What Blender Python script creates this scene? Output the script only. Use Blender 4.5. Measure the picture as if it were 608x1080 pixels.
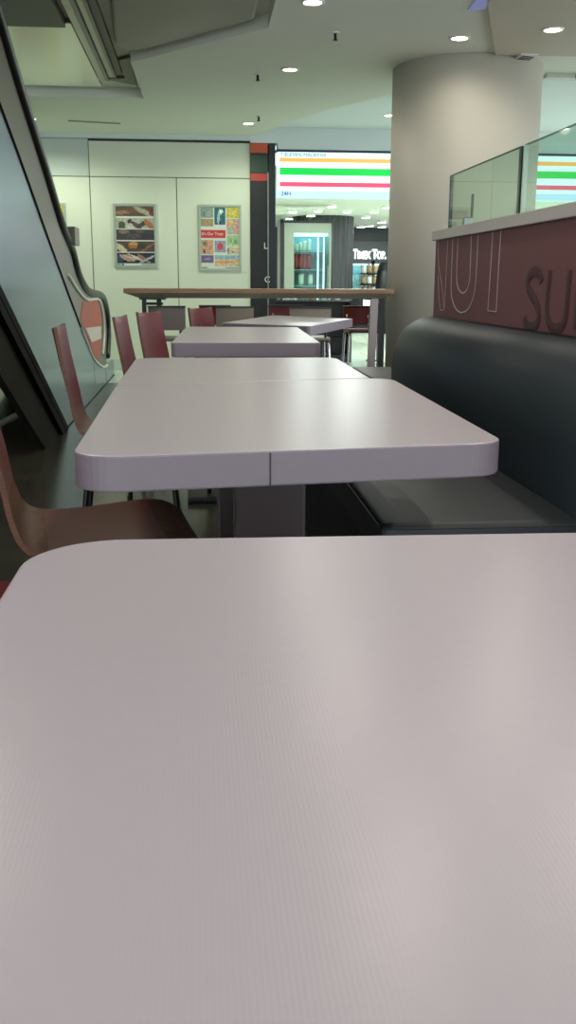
import bpy, bmesh, math, random
from mathutils import Vector, Matrix
random.seed(7)
S = bpy.context.scene
for o in list(bpy.data.objects):
    bpy.data.objects.remove(o, do_unlink=True)
COL = S.collection

# ------------------------------------------------------------------ camera
F = 1020.0; CX, CY = 304.0, 540.0; H = 1.03
PITCH = math.atan((540 - 297) / F); YAW = math.radians(5.28); ROLL = math.radians(.23)
_f = Vector((math.sin(YAW) * math.cos(PITCH), math.cos(YAW) * math.cos(PITCH), -math.sin(PITCH)))
_r0 = Vector((math.cos(YAW), -math.sin(YAW), 0)); _u0 = _r0.cross(_f)
_c, _s = math.cos(ROLL), math.sin(ROLL)
_r = _c * _r0 + _s * _u0; _u = -_s * _r0 + _c * _u0
cd = bpy.data.cameras.new('camera'); cam = bpy.data.objects.new('camera', cd); COL.objects.link(cam)
cd.sensor_fit = 'VERTICAL'; cd.sensor_height = 36.0; cd.lens = 36.0 * F / 1080.0
cd.clip_start = .02; cd.clip_end = 200
M = Matrix((_r, _u, -_f)).transposed().to_4x4(); M.translation = Vector((0, 0, H)); cam.matrix_world = M
S.camera = cam

def ray(px, py): return _f + (px - CX) / F * _r - (py - CY) / F * _u
def at_z(px, py, z):
    d = ray(px, py); return Vector((0, 0, H)) + d * ((z - H) / d.z)
def at_x(px, py, x):
    d = ray(px, py); return Vector((0, 0, H)) + d * (x / d.x)
def at_y(px, py, y):
    d = ray(px, py); return Vector((0, 0, H)) + d * (y / d.y)

# ------------------------------------------------------------------ world and exposure
W = bpy.data.worlds.new('world'); S.world = W; W.use_nodes = True
bg = W.node_tree.nodes['Background']; bg.inputs[0].default_value = (.86, .93, .98, 1); bg.inputs[1].default_value = 2.3
S.view_settings.view_transform = 'Standard'; S.view_settings.look = 'None'
S.view_settings.gamma = 1.0; S.view_settings.use_curve_mapping = False
S.view_settings.exposure = 0.4

CEIL = 2.65
# downlights in the ceiling: x, y, watts of the lamp
LAMP_W = 14.5
DOWNLIGHTS = [(.714, 6.264), (.754, 8.146), (.565, 10.85), (1.811, 7.02), (2.331, 6.65), (-1.68, 10.8),
              (.70, 4.55), (.675, 2.95), (1.50, 4.45), (1.52, 3.3), (2.063, 10.8),
              (-1.0, 3.6), (.70, 1.3), (1.50, 1.9), (-.90, 1.6), (.68, -.4), (1.5, .4), (-.9, -.4)]  # all after the walkway one: unseen lamps added to brighten the foreground table

# ------------------------------------------------------------------ materials
def lin(c):
    return tuple(((v / 255.0) / 12.92 if v / 255.0 <= .04045 else ((v / 255.0 + .055) / 1.055) ** 2.4) for v in c)
def mat(name, rgb, rough=.5, metal=0.0, noise=0.0, scale=20.0, bump=0.0, bscale=80.0, coat=0.0, spec=.5, emit=None, estr=0.0, trans=0.0):
    m = bpy.data.materials.new(name); m.use_nodes = True
    nt = m.node_tree; b = nt.nodes['Principled BSDF']
    c = lin(rgb) + (1,)
    b.inputs['Base Color'].default_value = c
    b.inputs['Roughness'].default_value = rough; b.inputs['Metallic'].default_value = metal
    b.inputs['Specular IOR Level'].default_value = spec; b.inputs['Coat Weight'].default_value = coat
    b.inputs['Transmission Weight'].default_value = trans
    tc = nt.nodes.new('ShaderNodeTexCoord')
    if noise:
        n = nt.nodes.new('ShaderNodeTexNoise'); n.inputs['Scale'].default_value = scale; n.inputs['Detail'].default_value = 4
        nt.links.new(tc.outputs['Object'], n.inputs['Vector'])
        mx = nt.nodes.new('ShaderNodeMix'); mx.data_type = 'RGBA'
        mx.inputs[6].default_value = tuple(v * (1 - noise) for v in c[:3]) + (1,)
        mx.inputs[7].default_value = tuple(min(1, v * (1 + noise)) for v in c[:3]) + (1,)
        nt.links.new(n.outputs['Fac'], mx.inputs[0]); nt.links.new(mx.outputs[2], b.inputs['Base Color'])
    if bump:
        n2 = nt.nodes.new('ShaderNodeTexNoise'); n2.inputs['Scale'].default_value = bscale; n2.inputs['Detail'].default_value = 3
        nt.links.new(tc.outputs['Object'], n2.inputs['Vector'])
        bp = nt.nodes.new('ShaderNodeBump'); bp.inputs['Strength'].default_value = bump; bp.inputs['Distance'].default_value = .002
        nt.links.new(n2.outputs['Fac'], bp.inputs['Height']); nt.links.new(bp.outputs['Normal'], b.inputs['Normal'])
    if emit:
        b.inputs['Emission Color'].default_value = lin(emit) + (1,); b.inputs['Emission Strength'].default_value = estr
    return m
def wood(name, a, bcol, rough=.4, scale=(2, 30, 30)):
    m = mat(name, a, rough); nt = m.node_tree; b = nt.nodes['Principled BSDF']
    tc = nt.nodes.new('ShaderNodeTexCoord'); mp = nt.nodes.new('ShaderNodeMapping'); mp.inputs['Scale'].default_value = scale
    n = nt.nodes.new('ShaderNodeTexNoise'); n.inputs['Scale'].default_value = 3; n.inputs['Detail'].default_value = 6
    r = nt.nodes.new('ShaderNodeValToRGB'); r.color_ramp.elements[0].color = lin(bcol) + (1,); r.color_ramp.elements[1].color = lin(a) + (1,)
    r.color_ramp.elements[0].position = .35; r.color_ramp.elements[1].position = .65
    nt.links.new(tc.outputs['Object'], mp.inputs[0]); nt.links.new(mp.outputs[0], n.inputs['Vector'])
    nt.links.new(n.outputs['Fac'], r.inputs[0]); nt.links.new(r.outputs[0], b.inputs['Base Color'])
    return m
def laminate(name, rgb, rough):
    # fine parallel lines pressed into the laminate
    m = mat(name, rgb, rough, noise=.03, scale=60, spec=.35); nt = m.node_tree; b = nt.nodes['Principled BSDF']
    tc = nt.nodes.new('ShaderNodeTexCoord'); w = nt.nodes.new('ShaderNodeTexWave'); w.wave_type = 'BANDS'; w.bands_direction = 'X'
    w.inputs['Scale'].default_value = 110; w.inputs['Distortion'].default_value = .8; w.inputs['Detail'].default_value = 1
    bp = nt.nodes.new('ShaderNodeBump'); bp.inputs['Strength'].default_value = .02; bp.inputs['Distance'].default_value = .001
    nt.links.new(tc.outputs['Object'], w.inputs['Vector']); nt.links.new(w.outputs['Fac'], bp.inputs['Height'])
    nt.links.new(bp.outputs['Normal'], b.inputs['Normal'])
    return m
def floor_mat(name, a, grout, rough, tile=.6, w2=1.0, gw=.006, var=.12):
    m = mat(name, a, rough); nt = m.node_tree; b = nt.nodes['Principled BSDF']
    tc = nt.nodes.new('ShaderNodeTexCoord'); br = nt.nodes.new('ShaderNodeTexBrick')
    br.inputs['Scale'].default_value = 1.0; br.inputs['Brick Width'].default_value = tile; br.inputs['Row Height'].default_value = tile * w2
    br.inputs['Mortar Size'].default_value = gw; br.offset = 0.5
    c = lin(a)
    br.inputs['Color1'].default_value = tuple(v * (1 - var) for v in c) + (1,); br.inputs['Color2'].default_value = tuple(v * (1 + var) for v in c) + (1,)
    br.inputs['Mortar'].default_value = lin(grout) + (1,)
    nt.links.new(tc.outputs['Object'], br.inputs['Vector']); nt.links.new(br.outputs['Color'], b.inputs['Base Color'])
    return m
def attr_mat(name, rough=.35):
    m = mat(name, (128, 128, 128), rough); nt = m.node_tree
    a = nt.nodes.new('ShaderNodeAttribute'); a.attribute_name = 'print'
    nt.links.new(a.outputs['Color'], nt.nodes['Principled BSDF'].inputs['Base Color'])
    return m
def glass(name, tint, rough=.0):
    # thin clear sheet: mostly see-through, mirror-like at grazing angles
    m = bpy.data.materials.new(name); m.use_nodes = True; nt = m.node_tree
    nt.nodes.remove(nt.nodes['Principled BSDF'])
    out = nt.nodes['Material Output']
    t = nt.nodes.new('ShaderNodeBsdfTransparent'); t.inputs[0].default_value = lin(tint) + (1,)
    g = nt.nodes.new('ShaderNodeBsdfGlossy'); g.inputs['Roughness'].default_value = rough
    fr = nt.nodes.new('ShaderNodeFresnel'); fr.inputs[0].default_value = 1.45
    mx = nt.nodes.new('ShaderNodeMixShader')
    ge = nt.nodes.new('ShaderNodeNewGeometry'); iv = nt.nodes.new('ShaderNodeMath'); iv.operation = 'SUBTRACT'; iv.inputs[0].default_value = 1.0
    mu = nt.nodes.new('ShaderNodeMath'); mu.operation = 'MULTIPLY'
    nt.links.new(ge.outputs['Backfacing'], iv.inputs[1]); nt.links.new(iv.outputs[0], mu.inputs[0]); nt.links.new(fr.outputs[0], mu.inputs[1])
    nt.links.new(mu.outputs[0], mx.inputs[0]); nt.links.new(t.outputs[0], mx.inputs[1]); nt.links.new(g.outputs[0], mx.inputs[2])
    nt.links.new(mx.outputs[0], out.inputs[0])
    return m
def emis(name, rgb, strength): return mat(name, rgb, .5, emit=rgb, estr=strength)

MT = dict(
    table=laminate('white_laminate', (184, 172, 182), .29),
    edge=laminate('table_edge_shaded', (132, 122, 132), .42),  # darker copy of the top laminate, edge shading put into its colour
    seam=mat('dark_joint', (60, 50, 48), .8, noise=.1),
    red_ply=mat('dark_red_laminate', (106, 26, 32), .45, noise=.06, scale=8, spec=.35),
    brown_ply=mat('brown_red_laminate', (106, 34, 36), .34, noise=.08, scale=6),
    grey_ply=mat('grey_taupe_laminate', (122, 112, 104), .4, noise=.05, scale=8),
    beige_ply=mat('beige_taupe_laminate', (142, 130, 116), .4, noise=.05, scale=8),
    ply_edge=wood('plywood_edge', (112, 68, 44), (84, 50, 33), .5, (8, 8, 60)),
    black_edge=mat('black_edge', (30, 26, 26), .5, noise=.1),
    chrome=mat('dark_chrome', (120, 120, 118), .18, 1.0, noise=.05),
    bright_chrome=mat('bright_chrome', (205, 205, 202), .2, 1.0, noise=.05),
    black_steel=mat('black_powder_steel', (24, 23, 24), .4, .3, noise=.1),
    grey_steel=mat('brushed_grey_steel', (140, 130, 128), .4, .6, noise=.08),
    pedestal=mat('dark_red_brown_pedestal', (44, 24, 25), .28, noise=.15, scale=5),
    leather=mat('slate_blue_vinyl', (29, 34, 39), .5, noise=.10, scale=40, bump=.25, bscale=300),
    leather_back=mat('blue_black_vinyl', (33, 41, 46), .45, noise=.10, scale=40, bump=.25, bscale=300),
    bench_grey=mat('grey_bench_vinyl', (78, 78, 74), .5, noise=.08, scale=40),
    bench_base=mat('bench_base_black', (26, 25, 26), .6, noise=.1),
    maroon=mat('maroon_wall_vinyl', (116, 72, 74), .6, noise=.05, scale=5, bump=.15, bscale=200),
    cap=mat('grey_cap_laminate', (196, 188, 182), .4, noise=.03),
    letter_line=mat('pale_letter_outline', (188, 174, 166), .5, noise=.05),
    letter_dark=mat('dark_maroon_letter', (74, 44, 46), .6, noise=.05),
    glass=glass('clear_glass', (226, 240, 232)),
    glass_edge=mat('dark_green_glass_edge', (20, 38, 33), .2, noise=.1),
    glass_rim=mat('grey_green_glass_rim', (96, 118, 106), .2, noise=.05),
    white_edge=mat('pale_glass_edge', (190, 205, 195), .2, noise=.03),
    wall=mat('greenish_white_panel', (224, 232, 212), .5, noise=.02, scale=2),
    wall_blue=mat('pale_grey_green_panel', (204, 216, 206), .5, noise=.02, scale=2),
    joint=mat('grey_panel_joint', (120, 126, 112), .8, noise=.05),
    black=mat('matt_black_panel', (22, 24, 26), .4, noise=.1),
    ceiling=mat('grey_white_ceiling', (230, 236, 220), .7, noise=.02, scale=1.5),
    ceiling_far=mat('ceiling_white_sign_tint', (222, 234, 232), .6, noise=.02, scale=1.5),  # bluish glow of the shop sign put into this white
    ceiling_warm=mat('cream_ceiling', (206, 200, 178), .7, noise=.02, scale=1.5),
    soffit=mat('grey_brown_shaded_soffit', (140, 136, 122), .45, noise=.04, scale=2),  # grey-brown holds the dimness of the ceiling recess
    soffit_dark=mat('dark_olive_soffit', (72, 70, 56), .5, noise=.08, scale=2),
    mirror=mat('dull_mirror_panel', (140, 146, 128), .2, 1.0, noise=.06, scale=3),
    rail_metal=mat('ribbed_metal', (128, 122, 108), .3, .8, noise=.1),
    pillar=mat('cream_pillar_paint', (198, 194, 180), .55, noise=.02, scale=2),
    steel=mat('reflection_tinted_stainless', (146, 160, 182), .26, 1.0, noise=.05, scale=3),  # blue in the base colour stands in for bluish reflections on the cladding
    deck=mat('satin_deck_metal', (118, 115, 104), .45, .75, noise=.04),
    rubber=mat('black_handrail_rubber', (14, 15, 15), .35, noise=.1),
    trim_black=mat('black_gloss_trim', (12, 12, 11), .8, noise=.1, spec=.12),
    brown_dark=mat('dark_brown_skirt', (40, 37, 30), .85, noise=.1, spec=.12),
    newel_red=mat('orange_red_panel', (176, 84, 62), .6, noise=.08, scale=8),
    newel_white=mat('pale_print', (206, 200, 184), .4, noise=.1),
    white_trim=mat('pale_trim', (226, 228, 210), .4, noise=.02),
    floor=floor_mat('dark_floor_tiles', (76, 74, 63), (40, 40, 34), .22, .9, .22, .004, .15),
    floor_pale=floor_mat('pale_mall_tiles', (206, 218, 200), (150, 160, 146), .18, .8, 1.0, .005, .03),
    bar_wood=wood('brown_oak', (158, 116, 72), (124, 88, 52), .35, (1, 20, 20)),
    bar_under=mat('glossy_taupe_underside', (176, 170, 150), .12, noise=.05),
    orange=mat('orange_band', (202, 84, 50), .4, noise=.04), green_dark=mat('dark_green_band', (28, 62, 44), .4, noise=.04),
    red_band=mat('red_band', (186, 58, 46), .4, noise=.04),
    white_letter=mat('white_letter', (230, 232, 228), .4, noise=.02),
    sign_white=emis('lit_sign_white', (222, 246, 250), .72), sign_orange=emis('lit_sign_orange', (250, 176, 92), .66),
    sign_green=emis('lit_sign_green', (12, 196, 72), .66), sign_red=emis('lit_sign_red', (222, 74, 108), .66),
    sign_pale=emis('lit_sign_pale_blue', (176, 214, 244), .7),
    sign_navy=mat('navy_sign_edge', (20, 48, 74), .4, noise=.05), sign_text=mat('grey_blue_print', (96, 118, 140), .5, noise=.05),
    lamp=emis('lamp_glow', (255, 246, 222), 9.0), lamp_ring=mat('white_lamp_ring', (226, 224, 214), .4, noise=.02),
    store_lamp=emis('store_lamp_glow', (240, 255, 250), 5.0),
    store_ceiling=mat('store_ceiling_paint', (214, 220, 206), .6, noise=.02),
    store_dark=mat('charcoal_store_wall', (44, 52, 50), .5, noise=.1),
    store_black=mat('charcoal_ribs', (32, 38, 37), .45, noise=.08),
    lit_letters=emis('lit_white_letters', (244, 250, 252), 1.6),
    fridge_frame=mat('grey_green_frame', (150, 160, 144), .35, .2, noise=.05),
    fridge_light=emis('fridge_tube', (190, 236, 255), 2.2),
    fridge_in=mat('pale_blue_liner', (150, 190, 200), .4, noise=.05),
    pack_red=mat('red_packet', (186, 52, 66), .4, noise=.2, scale=60), pack_white=mat('white_packet', (232, 240, 236), .4, noise=.1, scale=60),
    pack_tan=mat('tan_packet', (176, 150, 112), .4, noise=.2, scale=60), pack_dark=mat('dark_bottle', (40, 46, 52), .3, noise=.2),
    pack_blue=mat('pale_blue_bottle', (150, 196, 222), .3, noise=.1, scale=40),
    poster_frame=mat('silver_poster_frame', (172, 184, 168), .4, .3, noise=.03), poster_sheet=mat('poster_paper', (222, 230, 216), .35, noise=.02),
    print=attr_mat('printed_picture'), vent=mat('pale_vent_metal', (176, 182, 170), .4, noise=.03),
    left_wall=mat('dark_grey_wall', (120, 118, 108), .6, noise=.05),
)

# ------------------------------------------------------------------ helpers
def finish(bm):
    bmesh.ops.recalc_face_normals(bm, faces=bm.faces)
def obj(name, bm, m, parent=None, smooth=False, loc=None):
    finish(bm)
    me = bpy.data.meshes.new(name); bm.to_mesh(me); bm.free()
    for x in (m if isinstance(m, (list, tuple)) else [m]): me.materials.append(MT[x] if isinstance(x, str) else x)
    if smooth:
        for p in me.polygons: p.use_smooth = True
    o = bpy.data.objects.new(name, me); COL.objects.link(o)
    if parent: o.parent = parent
    if loc: o.location = loc
    return o
def tag(o, label=None, cat=None, group=None, kind=None):
    if label: o['label'] = label
    if cat: o['category'] = cat
    if group: o['group'] = group
    if kind: o['kind'] = kind
    return o
def thing(name, label, cat, loc=(0, 0, 0), rz=0.0, group=None):
    o = bpy.data.objects.new(name, None); COL.objects.link(o); o.location = loc; o.rotation_euler = (0, 0, rz)
    o.empty_display_size = .1
    return tag(o, label, cat, group)
def struct(name, bm, m, label=None, cat=None, smooth=False):
    o = obj(name, bm, m, None, smooth); return tag(o, label, cat, None, 'structure')
def box(bm, x0, x1, y0, y1, z0, z1, bev=0.0, mi=0):
    r = bmesh.ops.create_cube(bm, size=1.0, matrix=Matrix.LocRotScale(Vector(((x0 + x1) / 2, (y0 + y1) / 2, (z0 + z1) / 2)), None, Vector((abs(x1 - x0), abs(y1 - y0), abs(z1 - z0)))))
    fs = list({f for v in r['verts'] for f in v.link_faces})
    for f in fs: f.material_index = mi
    if bev:
        es = list({e for f in fs for e in f.edges})
        bmesh.ops.bevel(bm, geom=es, offset=bev, segments=2, profile=.7, affect='EDGES')
    return bm
def tube(bm, pts, rad, n=10, cap=True):
    pts = [Vector(p) for p in pts]; rings = []
    rads = rad if isinstance(rad, (list, tuple)) else [rad] * len(pts)
    prev = None
    for i, p in enumerate(pts):
        t = (pts[min(i + 1, len(pts) - 1)] - pts[max(i - 1, 0)]).normalized()
        if prev is None:
            a = t.cross(Vector((0, 0, 1)));
            if a.length < 1e-3: a = t.cross(Vector((0, 1, 0)))
        else:
            a = prev - t * prev.dot(t)
        a.normalize(); prev = a; b = t.cross(a)
        rings.append([bm.verts.new(p + rads[i] * (math.cos(2 * math.pi * k / n) * a + math.sin(2 * math.pi * k / n) * b)) for k in range(n)])
    for i in range(len(rings) - 1):
        for k in range(n):
            bm.faces.new((rings[i][k], rings[i][(k + 1) % n], rings[i + 1][(k + 1) % n], rings[i + 1][k]))
    if cap:
        bm.faces.new(rings[0][::-1]); bm.faces.new(rings[-1])
    return bm
def prism(bm, poly, vec, mi=0):
    # poly: list of 3D points, vec: extrusion vector
    a = [bm.verts.new(Vector(p)) for p in poly]; b = [bm.verts.new(Vector(p) + Vector(vec)) for p in poly]
    n = len(poly); fs = [bm.faces.new(a), bm.faces.new(b[::-1])]
    for i in range(n): fs.append(bm.faces.new((a[i], b[i], b[(i + 1) % n], a[(i + 1) % n])))
    for f in fs: f.material_index = mi
    return bm
def cyl(bm, c, r, h, n=32, r2=None):
    bmesh.ops.create_cone(bm, cap_ends=True, segments=n, radius1=r, radius2=r if r2 is None else r2, depth=h, matrix=Matrix.Translation(Vector(c) + Vector((0, 0, h / 2))))
    return bm
def spline(pts, n=8):
    pts = [Vector(p) for p in pts]; out = []
    for i in range(len(pts) - 1):
        p0 = pts[max(i - 1, 0)]; p1 = pts[i]; p2 = pts[i + 1]; p3 = pts[min(i + 2, len(pts) - 1)]
        for k in range(n):
            t = k / n
            out.append(.5 * ((2 * p1) + (-p0 + p2) * t + (2 * p0 - 5 * p1 + 4 * p2 - p3) * t * t + (-p0 + 3 * p1 - 3 * p2 + p3) * t ** 3))
    out.append(pts[-1]); return out
def round_poly(pts, rad, seg=8):
    # 2D polygon with rounded corners
    out = []; n = len(pts); rads = rad if isinstance(rad, (list, tuple)) else [rad] * n
    for i in range(n):
        p = Vector(pts[i]); a = (Vector(pts[i - 1]) - p); b = (Vector(pts[(i + 1) % n]) - p)
        r = rads[i]
        if r <= 0: out.append(p); continue
        a.normalize(); b.normalize(); ang = a.angle(b); d = r / math.tan(ang / 2)
        p1 = p + a * d; p2 = p + b * d; c = p + (a + b).normalized() * (r / math.sin(ang / 2))
        v1 = p1 - c; v2 = p2 - c; th = v1.angle_signed(v2)
        for k in range(seg + 1):
            t = -th * k / seg
            out.append(c + Vector((v1.x * math.cos(t) - v1.y * math.sin(t), v1.x * math.sin(t) + v1.y * math.cos(t))))
    return out
def slab(poly2, z0, z1, bev=.004):
    bm = bmesh.new(); prism(bm, [(p[0], p[1], z0) for p in poly2], (0, 0, z1 - z0)); finish(bm)
    if bev:
        es = [e for e in bm.edges if abs(e.verts[0].co.z - e.verts[1].co.z) < 1e-6]
        bmesh.ops.bevel(bm, geom=es, offset=bev, segments=2, profile=.5, affect='EDGES')
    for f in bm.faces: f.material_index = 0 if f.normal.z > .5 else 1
    return bm
def text_obj(name, s, size, m, parent, M4, depth=.004, space=1.0, off=0.0, caps=False):
    cu = bpy.data.curves.new('lettering', 'FONT'); cu.body = s; cu.size = size; cu.extrude = depth; cu.space_character = space; cu.offset = off
    if caps:
        cu.small_caps_scale = .78
        for f_ in cu.body_format: f_.use_small_caps = True
    tmp = bpy.data.objects.new('lettering', cu); COL.objects.link(tmp)
    dg = bpy.context.evaluated_depsgraph_get(); me = bpy.data.meshes.new_from_object(tmp.evaluated_get(dg))
    bpy.data.objects.remove(tmp, do_unlink=True)
    me.materials.clear(); me.materials.append(MT[m]); me.transform(M4)
    o = bpy.data.objects.new(name, me); COL.objects.link(o)
    if parent: o.parent = parent
    return o
def copy_tree(root, loc, rz, label=None, group=None):
    r = root.copy(); COL.objects.link(r); r.location = loc; r.rotation_euler = (0, 0, rz)
    if label: r['label'] = label
    if group: r['group'] = group
    for ch in list(root.children):
        c = ch.copy(); COL.objects.link(c); c.parent = r
        for g in list(ch.children):
            d = g.copy(); COL.objects.link(d); d.parent = c
    return r

# ================================================================== STRUCTURE
WY = 11.8        # plane of the far wall and the shop fronts
bm = bmesh.new(); box(bm, -6, 8, -4, 10.2, -.1, 0); struct('floor', bm, 'floor', 'dark tiled cafe floor', 'floor')
bm = bmesh.new(); box(bm, -6, 8, 10.2, 25, -.1, 0); struct('floor_mall', bm, 'floor_pale', 'pale glossy mall floor beyond the cafe', 'floor')

# ceiling with the escalator void cut out of it
hole = [(-.457, 9.55), (-.476, 8.03), (.494, 6.9), (.486, 4.5)]
bm = bmesh.new()
def cpoly(pts, z=CEIL, h=.09): prism(bm, [(x, y, z) for x, y in pts], (0, 0, h))
far_edge = [(8, 8.2), (3.0, 8.2), (1.742, 9.109), (1.282, 9.949), (.811, 11.35), (.64, 11.8)]
cpoly([(-6, 9.55), (-.457, 9.55), (.9, 9.55), (1.5, 9.55)] + far_edge[3:] + [(-6, 11.8)])
cpoly(hole + [(8, 4.5), (8, 8.2), (3.0, 8.2), (1.742, 9.109), (1.5, 9.55)])
cpoly([(-6, -4), (8, -4), (8, 4.5), (-6, 4.5)])
struct('ceiling', bm, 'ceiling', 'grey-white cafe ceiling with downlights', 'ceiling')
bm = bmesh.new(); box(bm, -.3, 8, 8.0, 11.8, CEIL + .10, CEIL + .16)
struct('ceiling_shopfront', bm, 'ceiling_far', 'raised ceiling before the striped shop sign, sign light put into its colour', 'ceiling')
# lower cream panel on the right
bm = bmesh.new(); prism(bm, [(1.70, 5.6, 2.63), (1.738, 6.115, 2.63), (2.179, 7.406, 2.63), (8, 7.2, 2.63), (8, 5.6, 2.63)], (0, 0, .019))
struct('ceiling_panel', bm, 'ceiling_warm', 'lower cream ceiling panel above the partition', 'ceiling')
bm = bmesh.new(); prism(bm, [(1.56, 4.6, CEIL - .006), (1.66, 4.6, CEIL - .006), (1.735, 6.1, CEIL - .006), (1.77, 6.28, CEIL - .006), (1.68, 6.34, CEIL - .006)], (0, 0, .006))
tag(obj('cove_light', bm, emis('blue_cove_glow', (118, 126, 178), .40)), 'blue cove light along the edge of the lower cream ceiling panel', 'ceiling light')
# back of the void
bm = bmesh.new(); box(bm, -6, .75, 5.6, 9.62, CEIL + .09, CEIL + .14); struct('ceiling_void', bm, 'ceiling', 'recessed back of the escalator void', 'ceiling')

bm = bmesh.new(); box(bm, -6, .75, 2.0, 5.6, 4.4, 4.5); box(bm, .55, .65, 4.4, 5.6, CEIL + .09, 4.4); box(bm, -6, .65, 5.6, 5.7, CEIL + .14, 4.4); box(bm, -6, .65, 4.3, 4.4, CEIL + .09, 4.4); struct('ceiling_light_blocker', bm, 'soffit_dark', 'dark upper-floor ceiling added unseen over the escalator void to block light', 'ceiling')  # unseen cover, added to stop light coming in through the void
# far wall of jointed panels
bm = bmesh.new(); box(bm, -6, .635, WY + .02, WY + .12, 0, CEIL + .1, mi=1)
xs = [-6, -3.4, -1.206, -.219, .635]
def wpan(x0, x1, z0, z1, mi): box(bm, x0 + .005, x1 - .005, WY, WY + .03, z0 + .005, z1 - .005, mi=mi)
for a, b_ in ((-6, -3.4), (-3.4, -1.206)): wpan(a, b_, 2.19, 2.60, 2); wpan(a, b_, 0, 2.19, 0)
wpan(-1.206, .635, 2.19, 2.58, 0); wpan(-1.206, -.219, 0, 2.19, 0); wpan(-.219, .635, 0, 2.19, 0)
struct('wall_back', bm, ['wall', 'joint', 'wall_blue'], 'greenish-white panelled wall hung with posters', 'wall')
bm = bmesh.new(); box(bm, -1.206, .84, WY - .012, WY, 2.575, 2.60); struct('trim_1', bm, 'black', 'black trim along the top of the poster wall', 'trim')
bm = bmesh.new(); box(bm, -6, .635, WY - .05, WY, 2.60, CEIL); struct('trim_2', bm, 'ceiling_far', 'pale cornice above the poster wall', 'trim')
bm = bmesh.new(); box(bm, -6, .635, WY - .015, WY, 0, .12, .003); struct('baseboard_back', bm, 'wall_blue', 'pale skirting of the poster wall', 'skirting')
bm = bmesh.new(); box(bm, -6.0, -5.9, -2, 11.8, 0, CEIL); struct('wall_left', bm, 'left_wall', 'dark grey wall behind the escalator', 'wall')

# pillar
bm = bmesh.new(); cyl(bm, (2.135, 8.0, 0), .58, CEIL + .1, 96)
struct('pillar', bm, 'pillar', 'thick round cream pillar behind the bench', 'pillar', smooth=False)
for p in bpy.data.objects['pillar'].data.polygons: p.use_smooth = abs(p.normal.z) < .5

# store shell
bm = bmesh.new(); box(bm, .84, 8, 24, 24.1, 0, 2.9); struct('wall_store', bm, 'store_dark', 'charcoal back wall inside the striped shop', 'wall')
bm = bmesh.new(); box(bm, .84, 8, WY + .2, 24, 2.30, 2.36); struct('ceiling_store', bm, 'store_ceiling', 'pale shop ceiling dotted with lamps', 'ceiling')
bm = bmesh.new(); box(bm, .80, .90, WY + .2, 24, 0, 2.9); struct('wall_store_left', bm, 'store_ceiling', 'pale side wall inside the striped shop', 'wall')
bm = bmesh.new(); box(bm, .635, 8, WY - .02, WY + .2, 2.58, 2.80); box(bm, .95, 8, WY - .02, WY + .2, 2.515, 2.58); struct('trim_3', bm, 'ceiling_far', 'pale fascia above the striped shop sign', 'trim')

# ================================================================== VOID FITTINGS
bm = bmesh.new(); box(bm, -3.1, -.81, 7.14, 9.32, 2.70, 2.735, .003)
tag(obj('mirror_soffit', bm, 'mirror'), 'dull mirrored soffit panel inside the ceiling void', 'ceiling panel')
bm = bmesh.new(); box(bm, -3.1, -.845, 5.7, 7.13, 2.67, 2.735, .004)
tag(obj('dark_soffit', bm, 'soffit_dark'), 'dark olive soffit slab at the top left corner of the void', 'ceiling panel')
t = thing('ribbed_rail', 'ribbed metal rails running beside the mirrored soffit', 'rail', (0, 0, 2.70))
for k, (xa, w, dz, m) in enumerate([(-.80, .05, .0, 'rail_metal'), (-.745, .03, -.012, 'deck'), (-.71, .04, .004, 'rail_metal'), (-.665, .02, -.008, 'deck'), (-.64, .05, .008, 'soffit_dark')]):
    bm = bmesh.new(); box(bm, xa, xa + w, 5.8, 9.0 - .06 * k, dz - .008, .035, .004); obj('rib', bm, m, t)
bm = bmesh.new(); prism(bm, [(-.80, 9.03, 2.715), (-.50, 9.3, 2.715), (-.49, 8.2, 2.715), (-.585, 8.3, 2.715), (-.585, 9.0, 2.715)], (0, 0, .02))
tag(obj('brown_soffit', bm, mat('brown_soffit_paint', (112, 98, 76), .5, noise=.05)), 'brown triangular soffit piece at the end of the ribbed rails', 'ceiling panel')
bm = bmesh.new(); pl = round_poly([(-.56, 7.62), (-.47, 7.92), (.40, 6.86), (.42, 5.8), (-.46, 5.8)], [.05, .10, .08, 0, 0], 6)
prism(bm, [(p[0], p[1], 2.68) for p in pl], (0, 0, .055)); finish(bm)
bmesh.ops.bevel(bm, geom=[e for e in bm.edges if all(abs(v.co.z - 2.68) < 1e-4 for v in e.verts)], offset=.03, segments=4, profile=.5, affect='EDGES')
tag(obj('grey_soffit', bm, 'soffit', smooth=True), 'large soft-edged soffit at the ceiling top, recess shade put into its grey-brown', 'ceiling panel')

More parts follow.
